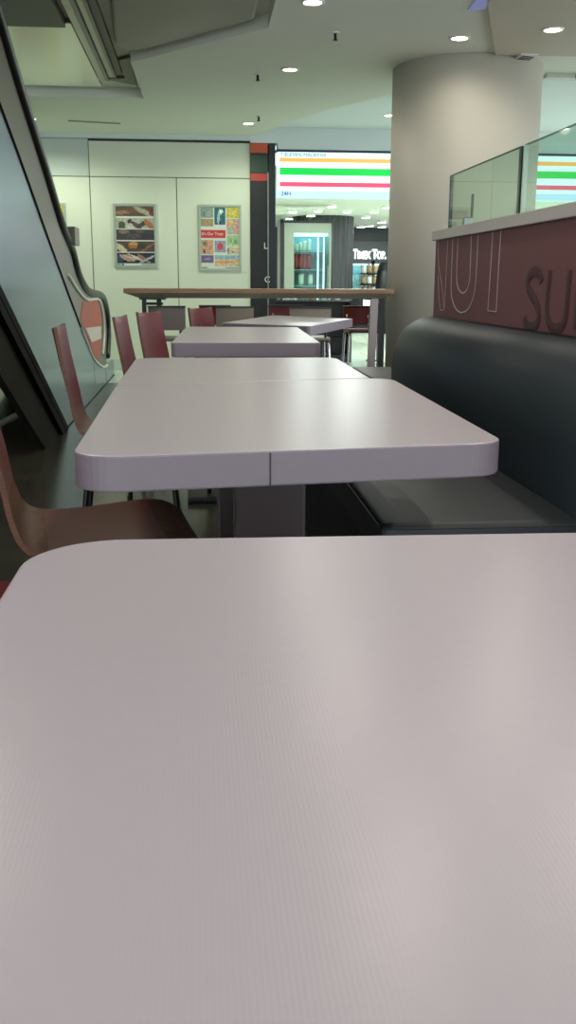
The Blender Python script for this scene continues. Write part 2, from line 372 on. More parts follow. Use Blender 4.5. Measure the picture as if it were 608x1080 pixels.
# ================================================================== DOWNLIGHTS
def downlight(x, y, z, label, group, power=LAMP_W, tint=(1, .93, .80), r=.055):
    t = thing('downlight', label, 'ceiling light', (x, y, z), 0, group)
    bm = bmesh.new()
    n = 28; R = [(r + .018, 0), (r + .016, -.006), (r + .002, -.007), (r, -.002)]
    rings = [[bm.verts.new((q * math.cos(2 * math.pi * k / n), q * math.sin(2 * math.pi * k / n), zz)) for k in range(n)] for q, zz in R]
    for i in range(3):
        for k in range(n): bm.faces.new((rings[i][k], rings[i][(k + 1) % n], rings[i + 1][(k + 1) % n], rings[i + 1][k]))
    obj('trim_ring', bm, 'lamp_ring', t)
    bm = bmesh.new(); bmesh.ops.create_circle(bm, cap_ends=True, segments=n, radius=r, matrix=Matrix.Translation((0, 0, -.003)))
    obj('lens', bm, 'lamp', t)
    l = bpy.data.lights.new('downlight_beam', 'SPOT'); l.energy = power; l.spot_size = math.radians(166); l.spot_blend = .55; l.color = tint
    l.shadow_soft_size = .05
    lo = bpy.data.objects.new('downlight_beam', l); COL.objects.link(lo); lo.location = (x, y, z - .02)
    return t
names = ['downlight nearest the top edge of the photo, left of the pillar', 'downlight in the middle of the ceiling between the two sprinklers',
         'downlight close to the top right corner of the poster wall', 'downlight right in front of the round pillar',
         'downlight in the lower cream ceiling panel', 'downlight seen just past the escalator handrail',
         'downlight above the third white table', 'downlight above the second white table', 'downlight above the bench', 'downlight above the near end of the bench',
         'downlight half hidden by the left edge of the pillar',
         'downlight above the walkway beside the escalator', 'added unseen downlight brightening the foreground table from above', 'added unseen fill downlight above the partition near the viewer', 'added unseen fill downlight above the chair at the left edge',
         'added unseen fill downlight just behind the viewer', 'added unseen fill downlight behind the viewer on the partition side', 'added unseen fill downlight behind the viewer on the escalator side']
for (x, y), nm in zip(DOWNLIGHTS, names):
    z = CEIL if not (x == 2.331) else 2.63
    if x == 2.063: z = CEIL + .10
    wl = y > 10 and x < 1
    downlight(x, y, z, nm, 'ceiling downlights', LAMP_W * ((4.0 if x < 0 else 2.1) if wl else (.45 if x == 1.811 else .6 if x == 2.331 else 1.0)), (.93, 1, .80) if wl else (1, .94, .84))

# sprinklers, slots, vents
def sprinkler(px, py, label):
    p = at_z(px, py, CEIL); t = thing('sprinkler', label, 'sprinkler', (p.x, p.y, CEIL), 0, 'ceiling sprinklers')
    bm = bmesh.new(); cyl(bm, (0, 0, -.008), .03, .008, 20); obj('escutcheon', bm, 'lamp_ring', t)
    bm = bmesh.new(); cyl(bm, (0, 0, -.045), .010, .04, 12); cyl(bm, (0, 0, -.052), .017, .006, 14); obj('head', bm, 'black_steel', t)
sprinkler(354, 34, 'dark ceiling sprinkler upper right of the middle downlight')
sprinkler(272, 78, 'dark ceiling sprinkler left of the middle downlight')
sprinkler(273, 122, 'small ceiling sprinkler beside the downlight at the poster wall')
bm = bmesh.new(); a = at_z(72, 127, CEIL); b_ = at_z(127, 130, CEIL); prism(bm, [(a.x, a.y - .02, CEIL - .006), (b_.x, b_.y - .02, CEIL - .006), (b_.x, b_.y + .03, CEIL - .006), (a.x, a.y + .03, CEIL - .006)], (0, 0, .006))
tag(obj('air_slot', bm, 'joint'), 'thin dark air slot in the ceiling before the poster wall', 'vent')
t = thing('vent_grille', 'dark louvred vent at the ceiling against the pillar', 'vent', (2.41, 7.40, 2.63))
bm = bmesh.new(); box(bm, -.065, .065, -.07, .09, -.010, 0, .002); obj('frame', bm, 'lamp_ring', t)
for k in range(3):
    bm = bmesh.new(); y = -.045 + .042 * k; prism(bm, [(-.05, y, -.014), (.05, y + .03, -.014), (.05, y + .042, -.014), (-.05, y + .012, -.014)], (0, 0, .005)); obj('louvre', bm, 'black', t)
t = thing('ceiling_track', 'pale ceiling track with a dark clip right of the pillar', 'track', (3.25, 8.12, CEIL))
bm = bmesh.new(); box(bm, -.45, .8, -.06, .06, -.03, 0, .004); obj('channel', bm, 'vent', t)
bm = bmesh.new(); prism(bm, [(-.22, -.07, -.036), (-.13, -.07, -.036), (-.07, .05, -.036), (-.16, .05, -.036)], (0, 0, .03)); obj('clip', bm, 'black', t)

# ================================================================== SHOP FRONT
t = thing('shop_sign', 'long lit shop sign with orange, green and red stripes', 'sign', (0, WY, 0))
x0, x1 = .955, 7.5
def band(name, z0, z1, m, xa=None, yo=0.0):
    bm = bmesh.new(); box(bm, x0 if xa is None else xa, x1, -.02 - yo, .1, z0, z1); return obj(name, bm, m, t)
bm = bmesh.new(); box(bm, x0, x1, -.02, .12, 2.00, 2.50, .002); obj('light_box', bm, 'sign_white', t)
band('stripe', 2.378, 2.424, 'sign_orange', x0 + .02, .003); band('stripe', 2.235, 2.315, 'sign_green', x0 + .02, .003); band('stripe', 2.107, 2.157, 'sign_red', x0 + .02, .003)
band('bottom_strip', 1.985, 2.06, 'sign_pale', x0 - .02, .002); band('top_edge', 2.487, 2.512, 'sign_navy', x0 - .02, .006)
RX = Matrix.Rotation(math.pi / 2, 4, 'X')
text_obj('lettering', '7-ELEVEN MALAYSIA', .058, 'sign_text', t, Matrix.Translation((.985, -.024, 2.437)) @ RX, .002, 1.02)
text_obj('lettering', '24H', .07, 'sign_navy', t, Matrix.Translation((.99, -.026, 2.005)) @ RX, .002, .95)

t = thing('shop_column', 'black shop column with orange, green and red bands at its top', 'column', (.74, WY, 0))
bm = bmesh.new(); box(bm, -.103, .095, -.02, .22, 0, 2.575, .003); obj('panel', bm, 'black', t)
for z0, z1, m in ((2.47, 2.575, 'orange'), (2.25, 2.445, 'green_dark'), (2.165, 2.245, 'red_band')):
    bm = bmesh.new(); box(bm, -.105, .097, -.026, .0, z0, z1, .002); obj('band', bm, m, t)
bm = bmesh.new(); box(bm, .094, .106, -.03, .0, 0, 2.26, .001); obj('edge_strip', bm, 'fridge_frame', t)
text_obj('lettering', 'L', .10, 'white_letter', t, Matrix.Translation((.047, -.024, 1.405)) @ RX, .002)
text_obj('lettering', 'C', .10, 'white_letter', t, Matrix.Translation((.055, -.024, 1.02)) @ RX, .002)
bm = bmesh.new(); box(bm, .85, .93, WY + .0, WY + .2, 0, 2.579, .003)
tag(obj('doorpost', bm, mat('navy_black_frame', (20, 27, 36), .35, noise=.08)), 'navy-black upright frame at the left end of the shop sign', 'frame')

# ribbed column in the shop
bm = bmesh.new(); n = 120
lo_, hi_ = [], []
for k in range(n):
    a = 2 * math.pi * k / n; rr = .60 + (.018 if (k // 2) % 2 else 0)
    lo_.append(bm.verts.new((rr * math.cos(a), rr * math.sin(a), 0))); hi_.append(bm.verts.new((rr * math.cos(a), rr * math.sin(a), 2.30)))
for k in range(n): bm.faces.new((lo_[k], lo_[(k + 1) % n], hi_[(k + 1) % n], hi_[k]))
bm.faces.new(hi_); bm.faces.new(lo_[::-1])
tag(obj('ribbed_column', bm, 'store_black', loc=(2.56, 20.2, 0)), 'round charcoal ribbed column inside the shop behind the display fridge', 'column')

# display fridge
FY = 17.0
a = at_y(300, 235, FY); b_ = at_y(349, 305, FY)
t = thing('display_fridge', 'tall glass-front display fridge in front of the ribbed column', 'fridge', ((a.x + b_.x) / 2, FY, 0))
hw = (b_.x - a.x) / 2; top = a.z
bm = bmesh.new()
box(bm, -hw, hw, .05, .60, 0, .12, mi=0); box(bm, -hw, hw, .0, .60, top - .16, top, mi=0); box(bm, -hw, -hw + .17, 0, .6, .12, top - .16, mi=0)
box(bm, hw - .03, hw, 0, .6, .12, top - .16, mi=0); box(bm, -hw, hw, .56, .6, .12, top - .16, mi=1)
obj('cabinet', bm, ['fridge_frame', 'fridge_in'], t)
bm = bmesh.new(); box(bm, -hw - .07, -hw - .01, -.03, .6, 0, top + .06, .003); box(bm, -hw - .07, hw, -.03, .0, top, top + .035, .003); obj('black_trim', bm, 'black', t)
for z in (.55, .95, 1.22, 1.52):
    bm = bmesh.new(); box(bm, -hw + .17, hw - .10, .06, .54, z, z + .015); obj('shelf', bm, 'fridge_in', t)
for x in (hw - .22, hw - .12):
    bm = bmesh.new(); tube(bm, [(x, .05, .14), (x, .05, top - .22)], .012, 8); obj('light_tube', bm, 'fridge_light', t)
bm = bmesh.new(); box(bm, -hw + .18, hw - .05, .08, .5, top - .20, top - .165); obj('light_tube', bm, 'fridge_light', t)
bm = bmesh.new(); box(bm, -hw + .17, hw - .03, .0, .012, .12, top - .16); d = obj('door', bm, 'glass', t)
bm = bmesh.new(); tube(bm, [(hw - .06, -.03, .9), (hw - .06, -.03, 1.3)], .012, 8); obj('handle', bm, 'chrome', d)
cx = (a.x + b_.x) / 2
def goods(name, label, cat, x, y, z, w, dd, h, m, group, rz=0, shape='packet'):
    bm = bmesh.new()
    if shape == 'bottle':
        prof = [(.0, 0), (w, .0), (w, h * .6), (w * .85, h * .7), (w * .35, h * .82), (w * .35, h), (0, h)]
        n = 12; rings = [[bm.verts.new((max(q, .0005) * math.cos(2 * math.pi * k / n), max(q, .0005) * math.sin(2 * math.pi * k / n), zz)) for k in range(n)] for q, zz in prof]
        for i in range(len(prof) - 1):
            for k in range(n): bm.faces.new((rings[i][k], rings[i][(k + 1) % n], rings[i + 1][(k + 1) % n], rings[i + 1][k]))
    else:
        # pillow packet: crimped ends, fat middle
        nx, nz = 5, 7
        def P(i, j, s):
            u = i / (nx - 1) * 2 - 1; v = j / (nz - 1) * 2 - 1
            return (w / 2 * u * (1 - .06 * (1 - abs(v))), s * dd / 2 * max(0, (1 - u * u)) ** .5 * max(0, (1 - v * v)) ** .5 + s * .001, h / 2 * (v + 1))
        for s in (-1, 1):
            g = [[bm.verts.new(P(i, j, s)) for j in range(nz)] for i in range(nx)]
            for i in range(nx - 1):
                for j in range(nz - 1): bm.faces.new((g[i][j], g[i + 1][j], g[i + 1][j + 1], g[i][j + 1]))
        bmesh.ops.remove_doubles(bm, verts=bm.verts, dist=.0025)
    o = obj(name, bm, m, None, True, (x, y, z)); o.rotation_euler = (0, 0, rz)
    return tag(o, label, cat, group)
for k in range(4):
    goods('snack_packet', 'red snack packet in the row on the upper fridge shelf', 'packet', cx - hw + .22 + .075 * k, FY + .16, 1.235, .075, .06, .26, 'pack_red', 'red packets in the display fridge', .1 * (k % 3 - 1))
for k in range(4):
    goods('wrapped_roll', 'white wrapped packet lying on a fridge shelf below the red packets', 'packet', cx - hw + .22 + .085 * k, FY + .16, .965 if k % 2 else .565, .11, .08, .17 + .03 * (k % 2), 'pack_white', 'white packets in the display fridge', .4 * (k - 1))
for k in range(4):
    goods('wrapped_roll', 'white wrapped packet on the top fridge shelf above the red packets', 'packet', cx - hw + .22 + .075 * k, FY + .16, 1.535, .09, .06, .12 + .03 * k, 'pack_white', 'white packets on the top fridge shelf', .3 * (k - 1))

# drinks cooler on the back wall with lit lettering above
CYY = 23.3
a = at_y(367, 275, CYY); b_ = at_y(420, 305, CYY); top = a.z
t = thing('drinks_cooler', 'lit drinks cooler with glass doors under the white lettering', 'cooler', (a.x, CYY, 0))
wd = b_.x - a.x
bm = bmesh.new(); box(bm, 0, .07, 0, .6, 0, top, mi=1); box(bm, wd - .07, wd, 0, .6, 0, top, mi=0); box(bm, 0, wd, 0, .6, top - .06, top, mi=0); box(bm, 0, wd, .56, .6, 0, top, mi=2); box(bm, 0, wd, 0, .6, 0, .18, mi=0)
box(bm, wd * .5 - .04, wd * .5 + .04, 0, .05, .18, top)
obj('cabinet', bm, ['black', 'fridge_light', 'fridge_in'], t)
for z in (.45, .74, 1.02, 1.27):
    bm = bmesh.new(); box(bm, .08, wd - .08, .06, .5, z, z + .012); obj('shelf', bm, 'fridge_frame', t)
bm = bmesh.new(); box(bm, .1, wd - .1, .1, .45, top - .10, top - .065); obj('light_tube', bm, 'fridge_light', t)
for k in range(2):
    bm = bmesh.new(); box(bm, .08 + k * (wd / 2 - .02), wd / 2 - .05 + k * (wd / 2 - .03), -.012, 0, .18, top - .06); d = obj('door', bm, 'glass', t)
    bm = bmesh.new(); tube(bm, [(wd / 2 - .08 + k * .16, -.03, .8), (wd / 2 - .08 + k * .16, -.03, 1.1)], .014, 8); obj('handle', bm, 'chrome', d)
for j, z in enumerate((.462, .752, 1.032)):
    for k in range(9):
        m = ['pack_white', 'pack_blue', 'pack_white', 'pack_tan', 'pack_blue'][(k * 2 + j) % 5]
        goods('drink_bottle', 'small pale drink bottle standing in a cooler row behind the glass doors', 'bottle', a.x + .14 + .115 * k, CYY + .16, z, .045, 0, .21, m, 'bottles in the drinks cooler', 0, 'bottle')
t = thing('lit_lettering', 'lit white lettering on the charcoal wall above the drinks cooler', 'sign', (0, 23.7, 0))
p0 = at_y(371, 272.5, 23.7)
bm = bmesh.new(); box(bm, p0.x - .1, p0.x + 1.6, .06, .1, p0.z - .06, p0.z + .40, .004); obj('backing_board', bm, 'store_dark', t)
text_obj('lettering', 'Timex Top.', .30, 'lit_letters', t, Matrix.Translation((p0.x + .04, .04, p0.z)) @ RX @ Matrix.Diagonal((.60, 1, 1, 1)), .02, 1.0, .009, True)

# tan rack and rounded black stand in front of the cooler
ST = 21.0
p = at_y(390, 290, ST)
t = thing('snack_stand', 'narrow snack stand with tan packets before the drinks cooler', 'display stand', (p.x, ST, 0))
bm = bmesh.new(); tube(bm, [(0, .1, 0), (0, .1, 1.42)], .018, 10); obj('post', bm, 'chrome', t)
bm = bmesh.new(); cyl(bm, (0, .1, 0), .16, .02, 24); obj('base', bm, 'black_steel', t)
for z in (.75, .98, 1.2):
    bm = bmesh.new(); box(bm, -.19, .19, -.08, .1, z - .02, z, .003); obj('tray', bm, 'black_steel', t)
for j, z in enumerate((.75, .98, 1.2)):
    for k in range(3):
        goods('snack_packet', 'tan snack packet clipped on the narrow stand before the cooler', 'packet', p.x - .13 + .125 * k, ST - .01, z, .12, .06, .18, ['pack_tan', 'pack_tan', 'pack_white'][(k + j) % 3], 'tan packets on the snack stand', .2 * (k - 1))
q = at_y(403, 277, 20.0)
bm = bmesh.new(); prof = [(.0, 0), (.24, 0), (.24, .9), (.22, 1.2), (.16, 1.42), (.06, q.z), (.0, q.z + .005)]
n = 28; rings = [[bm.verts.new((max(w, .002) * math.cos(2 * math.pi * k / n), max(w, .002) * math.sin(2 * math.pi * k / n), z)) for k in range(n)] for w, z in prof]
for i in range(len(prof) - 1):
    for k in range(n): bm.faces.new((rings[i][k], rings[i][(k + 1) % n], rings[i + 1][(k + 1) % n], rings[i + 1][k]))
tag(obj('black_stand', bm, 'black', None, True, (q.x + .12, 20.0, 0)), 'rounded black stand partly hidden by the left edge of the pillar', 'stand')

# dark gondola and counter low in the shop
g0 = at_y(283, 315, 12.7); g1 = at_y(372, 315, 12.7)
t = thing('gondola_shelf', 'low black shelf unit in the shop entrance behind the long bar table', 'shelf', ((g0.x + g1.x) / 2, 12.7, 0))
hw = (g1.x - g0.x) / 2
bm = bmesh.new(); box(bm, -hw, hw, .0, .5, 0, .10, .004); box(bm, -hw, hw, .22, .26, .1, .80); box(bm, -hw, -hw + .03, 0, .5, .1, .80); box(bm, hw - .03, hw, 0, .5, .1, .80); obj('carcass', bm, 'black', t)
for z in (.30, .52, .77):
    bm = bmesh.new(); box(bm, -hw + .03, hw - .03, .0, .5, z, z + .02, .003); obj('shelf', bm, 'black_steel', t)
gx = (g0.x + g1.x) / 2
for k, (u, h, m) in enumerate([(-.30, .05, 'pack_white'), (-.2, .04, 'pack_white'), (.04, .06, 'pack_tan'), (.20, .05, 'pack_white'), (.38, .06, 'pack_white')]):
    goods('small_box', ['white packet lying at the left on the low black shelf unit', 'white packet next to the leftmost one on the low black shelf unit', 'tan packet in the middle of the low black shelf unit', 'white packet right of the tan one on the low black shelf unit', 'white packet at the right end of the low black shelf unit'][k], 'packet', gx + u, 12.9, .79, .09, .06, h, m, 'packets on the low shelf unit', .2 * k)
t = thing('shop_counter', 'black counter far inside the shop below the drinks cooler', 'counter', (5.3, 21.9, 0))
bm = bmesh.new(); box(bm, -3.2, 3.0, 0, .55, 0, .72, .01); obj('body', bm, 'black', t)
bm = bmesh.new(); box(bm, -3.22, 3.02, -.03, .58, .72, .76, .006); obj('counter_top', bm, 'store_black', t)
q = at_y(388, 319, 12.9)
t = thing('price_display', 'small white lit display in a black frame seen under the bar table', 'display', (q.x, 12.9, 0))
bm = bmesh.new(); tube(bm, [(.09, .03, 0), (.09, .03, q.z + .05)], .02, 10); cyl(bm, (.09, .03, 0), .09, .015, 20); obj('stand', bm, 'black_steel', t)
bm = bmesh.new(); box(bm, -.09, .10, 0, .03, q.z - .075, q.z + .075, .004); obj('frame', bm, 'black', t)
bm = bmesh.new(); box(bm, -.06, .075, -.004, .0, q.z - .05, q.z + .05); obj('screen', bm, 'lit_letters', t)

# shop ceiling lamps
sl = [(309, 222), (306, 229), (336, 221), (328, 226), (366, 222), (386, 228), (403, 233), (368, 235), (381, 238), (390, 237), (403, 238), (408, 217), (350, 216), (395, 222)]
slab_n = ['left of the display fridge top', 'just above the black corner of the display fridge', 'above the middle of the display fridge', 'in front of the ribbed column top', 'right of the ribbed column, upper one', 'near the middle of the shop ceiling', 'right, close to the pillar', 'touching the right edge of the ribbed column', 'left of the pair over the white lettering', 'right of the pair over the white lettering', 'over the end of the white lettering', 'nearest to the pillar and to the sign', 'close under the striped sign', 'under the striped sign, right half']
for (px, py), nm in zip(sl, slab_n):
    p = at_z(px, py, 2.30)
    t = thing('shop_lamp', 'round white shop ceiling lamp ' + nm, 'ceiling light', (p.x, p.y, 2.30), 0, 'shop ceiling lamps')
    rr = .06 * p.y / 15
    bm = bmesh.new(); cyl(bm, (0, 0, -.035), rr * 1.15, .035, 20, rr * 1.2); obj('housing', bm, 'lamp_ring', t)
    bm = bmesh.new(); cyl(bm, (0, 0, -.042), rr, .008, 20); obj('lens', bm, 'store_lamp', t)
for x, y in ((2.2, 14.2), (4.5, 14.5), (2.0, 18.2), (4.8, 18.5), (4.2, 22.0)):
    l = bpy.data.lights.new('shop_lamp_glow', 'AREA'); l.shape = 'DISK'; l.size = .5; l.energy = 52; l.color = (.93, 1, .96)
    lo = bpy.data.objects.new('shop_lamp_glow', l); COL.objects.link(lo); lo.location = (x, y, 2.25)

# ================================================================== POSTERS
def picture(name, parent, x0, x1, z0, z1, yo, bgc, blobs, nx=26, nz=12, seed=1):
    rnd = random.Random(seed); bm = bmesh.new(); L = bm.loops.layers.float_color.new('print')
    V = [[bm.verts.new((x0 + (x1 - x0) * i / nx, yo, z0 + (z1 - z0) * j / nz)) for j in range(nz + 1)] for i in range(nx + 1)]
    for i in range(nx):
        for j in range(nz):
            f = bm.faces.new((V[i][j], V[i + 1][j], V[i + 1][j + 1], V[i][j + 1])); u = (i + .5) / nx; v = (j + .5) / nz
            c = bgc
            for (bx, bz, rx, rz, ang, cc) in blobs:
                du, dv = u - bx, v - bz; ca, sa = math.cos(ang), math.sin(ang)
                if ((du * ca + dv * sa) / rx) ** 2 + ((-du * sa + dv * ca) / rz) ** 2 < 1: c = cc
            k = 1 + rnd.uniform(-.12, .12); c = tuple(min(255, v_ * k) for v_ in c)
            for lp in f.loops: lp[L] = lin(c) + (1,)
    return obj(name, bm, 'print', parent)
def poster(px0, py0, px1, py1, label):
    a = at_y(px0, py0, WY); b_ = at_y(px1, py1, WY); w = b_.x - a.x; h = a.z - b_.z
    t = thing('poster', label, 'poster', (a.x, WY, b_.z))
    bm = bmesh.new(); fw = .028
    for q in ((0, w, 0, fw), (0, w, h - fw, h), (0, fw, fw, h - fw), (w - fw, w, fw, h - fw)): box(bm, q[0], q[1], -.02, 0, q[2], q[3], .003)
    obj('frame', bm, 'poster_frame', t)
    bm = bmesh.new(); box(bm, fw, w - fw, -.008, 0, fw, h - fw); obj('sheet', bm, 'poster_sheet', t)
    return t, w, h, fw
t, w, h, fw = poster(119, 214.5, 166.3, 282.5, 'framed poster of five stacked food and people photos')
rows = [((96, 78, 62), [(.2, .4, .35, .18, .5, (150, 120, 92)), (.55, .6, .3, .3, -.3, (118, 84, 66)), (.72, .5, .12, .6, .4, (168, 168, 140)), (.92, .5, .06, .45, 0, (120, 62, 44))]),
        ((176, 180, 162), [(.15, .3, .1, .4, 0, (76, 84, 66)), (.36, .6, .06, .3, 0, (60, 54, 50)), (.38, .25, .1, .3, 0, (206, 206, 196)), (.52, .35, .09, .4, .3, (104, 76, 76)), (.68, .4, .1, .4, -.3, (74, 66, 70)), (.86, .4, .09, .5, .2, (176, 110, 72))]),
        ((66, 62, 66), [(.2, .8, .15, .2, 0, (126, 110, 100)), (.6, .8, .12, .12, 0, (112, 78, 78)), (.8, .3, .2, .3, 0, (52, 52, 60)), (.45, .4, .2, .2, 0, (84, 80, 78))]),
        ((84, 70, 58), [(.08, .4, .12, .5, .3, (200, 190, 160)), (.43, .65, .14, .35, 0, (166, 110, 70)), (.43, .75, .1, .2, 0, (198, 150, 100)), (.8, .4, .05, .5, -.4, (150, 104, 84)), (.65, .5, .12, .3, 0, (62, 62, 52))]),
        ((34, 36, 44), [(.08, .5, .1, .4, 0, (38, 74, 98)), (.27, .5, .14, .4, .4, (188, 150, 130)), (.42, .7, .05, .3, .6, (206, 196, 180)), (.53, .4, .06, .5, .8, (196, 186, 178)), (.66, .5, .08, .4, .3, (164, 116, 96)), (.85, .5, .05, .6, -.5, (172, 180, 184))])]
tops = [.955, .775, .60, .415, .235]; hs = [.15, .16, .165, .165, .165]
for i, (c, bl) in enumerate(rows):
    z1 = h * tops[i]; picture('photo_strip', t, w * .06, w * .955, z1 - h * hs[i], z1, -.0095, c, bl, 30, 12, i)
bm = bmesh.new(); cyl(bm, (w * .19, 0, 0), .012, .001, 16); bm.transform(Matrix.Translation((0, -.009, h * .05)) @ Matrix.Rotation(math.pi / 2, 4, 'X')); obj('footer_mark', bm, 'sign_navy', t)
bm = bmesh.new(); box(bm, w * .62, w * .93, -.0092, -.008, h * .045, h * .056); box(bm, w * .06, w * .15, -.0092, -.008, h * .045, h * .06); obj('footer_line', bm, 'sign_text', t)

def tile_poster(t, w, h):
    T = [((.055, .345, .80, .955), (132, 158, 142), [(.25, .4, .12, .2, 0, (110, 122, 128)), (.7, .4, .2, .3, 0, (168, 172, 160))]),
         ((.375, .63, .70, .955), (40, 104, 116), [(.4, .35, .12, .5, 0, (168, 190, 186)), (.6, .78, .2, .14, 0, (212, 232, 220)), (.5, .1, .12, .12, 0, (60, 60, 60))]),
         ((.66, .945, .80, .955), (206, 196, 72), [(.5, .5, .35, .25, 0, (222, 208, 96))]),
         ((.055, .345, .675, .785), (158, 150, 108), [(.6, .45, .2, .35, 0, (196, 140, 104))]),
         ((.66, .945, .555, .785), (206, 168, 150), [(.35, .75, .2, .15, 0, (228, 196, 110)), (.35, .25, .2, .2, 0, (150, 200, 160)), (.85, .4, .1, .3, 0, (216, 140, 150))]),
         ((.66, .945, .385, .54), (164, 204, 148), [(.3, .5, .12, .2, 0, (130, 170, 110)), (.7, .4, .14, .2, 0, (110, 150, 100))]),
         ((.055, .345, .255, .47), (206, 160, 128), [(.3, .75, .18, .2, 0, (110, 130, 100)), (.75, .6, .12, .2, 0, (220, 140, 140)), (.25, .2, .1, .1, 0, (90, 40, 40))]),
         ((.375, .63, .285, .46), (150, 158, 176), [(.5, .5, .25, .35, 0, (208, 64, 84))]),
         ((.66, .945, .255, .37), (216, 200, 164), [(.1, .5, .06, .4, 0, (80, 110, 130)), (.5, .3, .1, .15, 0, (110, 90, 70))]),
         ((.055, .345, .125, .24), (112, 96, 138), [(.5, .5, .3, .1, .4, (170, 150, 180))]),
         ((.375, .945, .075, .24), (216, 190, 140), [(.5, .9, .6, .25, 0, (140, 184, 206)), (.4, .35, .4, .12, 0, (206, 160, 130))])]
    for i, (q, c, bl) in enumerate(T):
        picture('picture_tile', t, w * q[0], w * q[1], h * q[2], h * q[3], -.0095, c, bl, 12, 10, 40 + i)
    bm = bmesh.new(); box(bm, w * .055, w * .63, -.0105, -.008, h * .50, h * .62); b = obj('red_banner', bm, mat('red_print', (206, 58, 54), .4, noise=.05), t)
    text_obj('lettering', "It's Our Treat", .052, 'white_letter', b, Matrix.Translation((w * .075, -.011, h * .54)) @ RX @ Matrix.Diagonal((.85, 1, 1, 1)), .0006)
    bm = bmesh.new(); box(bm, w * .62, w * .93, -.0092, -.008, h * .045, h * .056); box(bm, w * .06, w * .2, -.0092, -.008, h * .045, h * .06); obj('footer_line', bm, 'sign_text', t)
t, w, h, fw = poster(209, 215.5, 255, 286, 'framed poster of pastel tiles with a red banner, nearest the black column')
tile_poster(t, w, h)
a = at_y(72, 216, WY); t, w, h, fw = poster(72 - 47, 213.5, 72.5, 282, 'framed pastel poster mostly hidden behind the escalator handrail'); tile_poster(t, w, h)

# ================================================================== ESCALATOR
EX = -.95
esc = thing('escalator', 'steel-clad escalator with black handrail rising along the left side', 'escalator', (EX, 8.0, 0))
def E(px, py): p = at_x(px, py, EX); return (p.y, p.z)
seam = [E(*p) for p in [(25, 180), (48, 245), (70, 305), (85, 345), (95, 370), (100, 380), (108, 387), (113, 385)]]
s0 = E(0, 112); m_ = (seam[0][1] - s0[1]) / (seam[0][0] - s0[0])
seam = [(4.2, s0[1] + m_ * (4.2 - s0[0])), s0] + seam
hand = [E(*p) for p in [(20, 93), (45, 172), (64, 235), (75, 262), (82, 288), (90, 304), (98, 309.5), (104, 310.5), (108.5, 314), (111.5, 324), (113.3, 338), (114, 355), (113, 376)]]
h0 = E(0, 26); m2 = (hand[0][1] - h0[1]) / (hand[0][0] - h0[0])
hand = [(4.4, h0[1] + m2 * (4.4 - h0[0])), h0] + hand
def esc_part(name, yz, xa, xb, m, bev=0.0, par=None):
    bm = bmesh.new(); prism(bm, [(xa, y - 8.0, z) for y, z in yz], (xb - xa, 0, 0)); return obj(name, bm, m, par or esc)
lowA = E(0, 305); lowB = E(70, 449); k_ = (lowB[1] - lowA[1]) / (lowB[0] - lowA[0])
def low(y, off=0.0, caps=False): return (y, lowA[1] + k_ * (y - lowA[0]) - off)
yfl = lowA[0] - lowA[1] / k_          # where the trim meets the floor
sm = [(p[1], p[2]) for p in spline([(0, y, z) for y, z in seam], 6)]
endY = 11.1
side = sm + [(seam[-1][0] + .15, .18), (endY, .17), (endY, 0.0), (yfl, 0.0), low(4.2)]
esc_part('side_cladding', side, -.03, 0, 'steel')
for px in (100, 112):   # upright joints in the cladding
    y_ = E(px, 395)[0]
    bm = bmesh.new(); box(bm, .0, .002, y_ - 8 - .006, y_ - 8 + .006, 0.02, E(px, 384)[1] if px > 105 else .38); obj('cladding_joint', bm, 'joint', esc)
bm = bmesh.new(); tube(bm, [(.004, y - 8, z) for y, z in sm], .006, 8); obj('joint_line', bm, 'trim_black', esc)
bm = bmesh.new(); box(bm, .0, .004, yfl - 8, endY - 8, 0, .006); obj('floor_joint', bm, 'trim_black', esc)
# deck between joint and handrail
hs_ = [(p[1], p[2]) for p in spline([(0, y, z) for y, z in hand], 6)]
esc_part('deck', [(y, z - .015) for y, z in hs_] + [(y, z + .003) for y, z in reversed(sm)], -.03, -.006, 'deck')
nw = [E(*p) for p in [(88, 318), (97, 317), (104, 318), (107, 330), (108, 350), (107, 370), (104, 380), (100, 376), (95.5, 362), (88, 344), (85, 336)]]
b = esc_part('newel_panel', nw, -.010, -.002, 'newel_red')
nv = [E(*p) for p in [(90.5, 346), (106.5, 344), (107, 357), (97, 361)]]
esc_part('white_print', nv, -.003, .0005, 'newel_white', par=b)
bm = bmesh.new(); tube(bm, [(.003, y - 8, z) for y, z in sm[30:]], .013, 8); obj('white_trim', bm, 'white_trim', esc)
bm = bmesh.new(); nt_ = spline([(.002, *((lambda q: (q[0] - 8, q[1]))(E(*p)))) for p in [(72, 290), (82, 306), (92, 316), (104, 316), (108, 330), (109.5, 352), (108, 374)]], 5); tube(bm, nt_, .014, 8); obj('inner_trim', bm, 'white_trim', esc)
bm = bmesh.new(); tube(bm, [(.0, y - 8, z) for y, z in hs_], .034, 12); obj('handrail', bm, 'rubber', esc, True)
bm = bmesh.new(); tube(bm, [(-.95, y - 8, z) for y, z in hs_], .034, 12); obj('handrail', bm, 'rubber', esc, True)
esc_part('balustrade', [(y, z - .015) for y, z in hs_] + [(y, z + .003) for y, z in reversed(sm)], -.96, -.94, 'deck')
# bracket block on the handrail
c0 = E(74, 250)
bm = bmesh.new(); box(bm, -.08, .055, c0[0] - 8.13, c0[0] - 7.87, c0[1] - .06, c0[1] + .07, .006); obj('guard_block', bm, 'deck', esc)
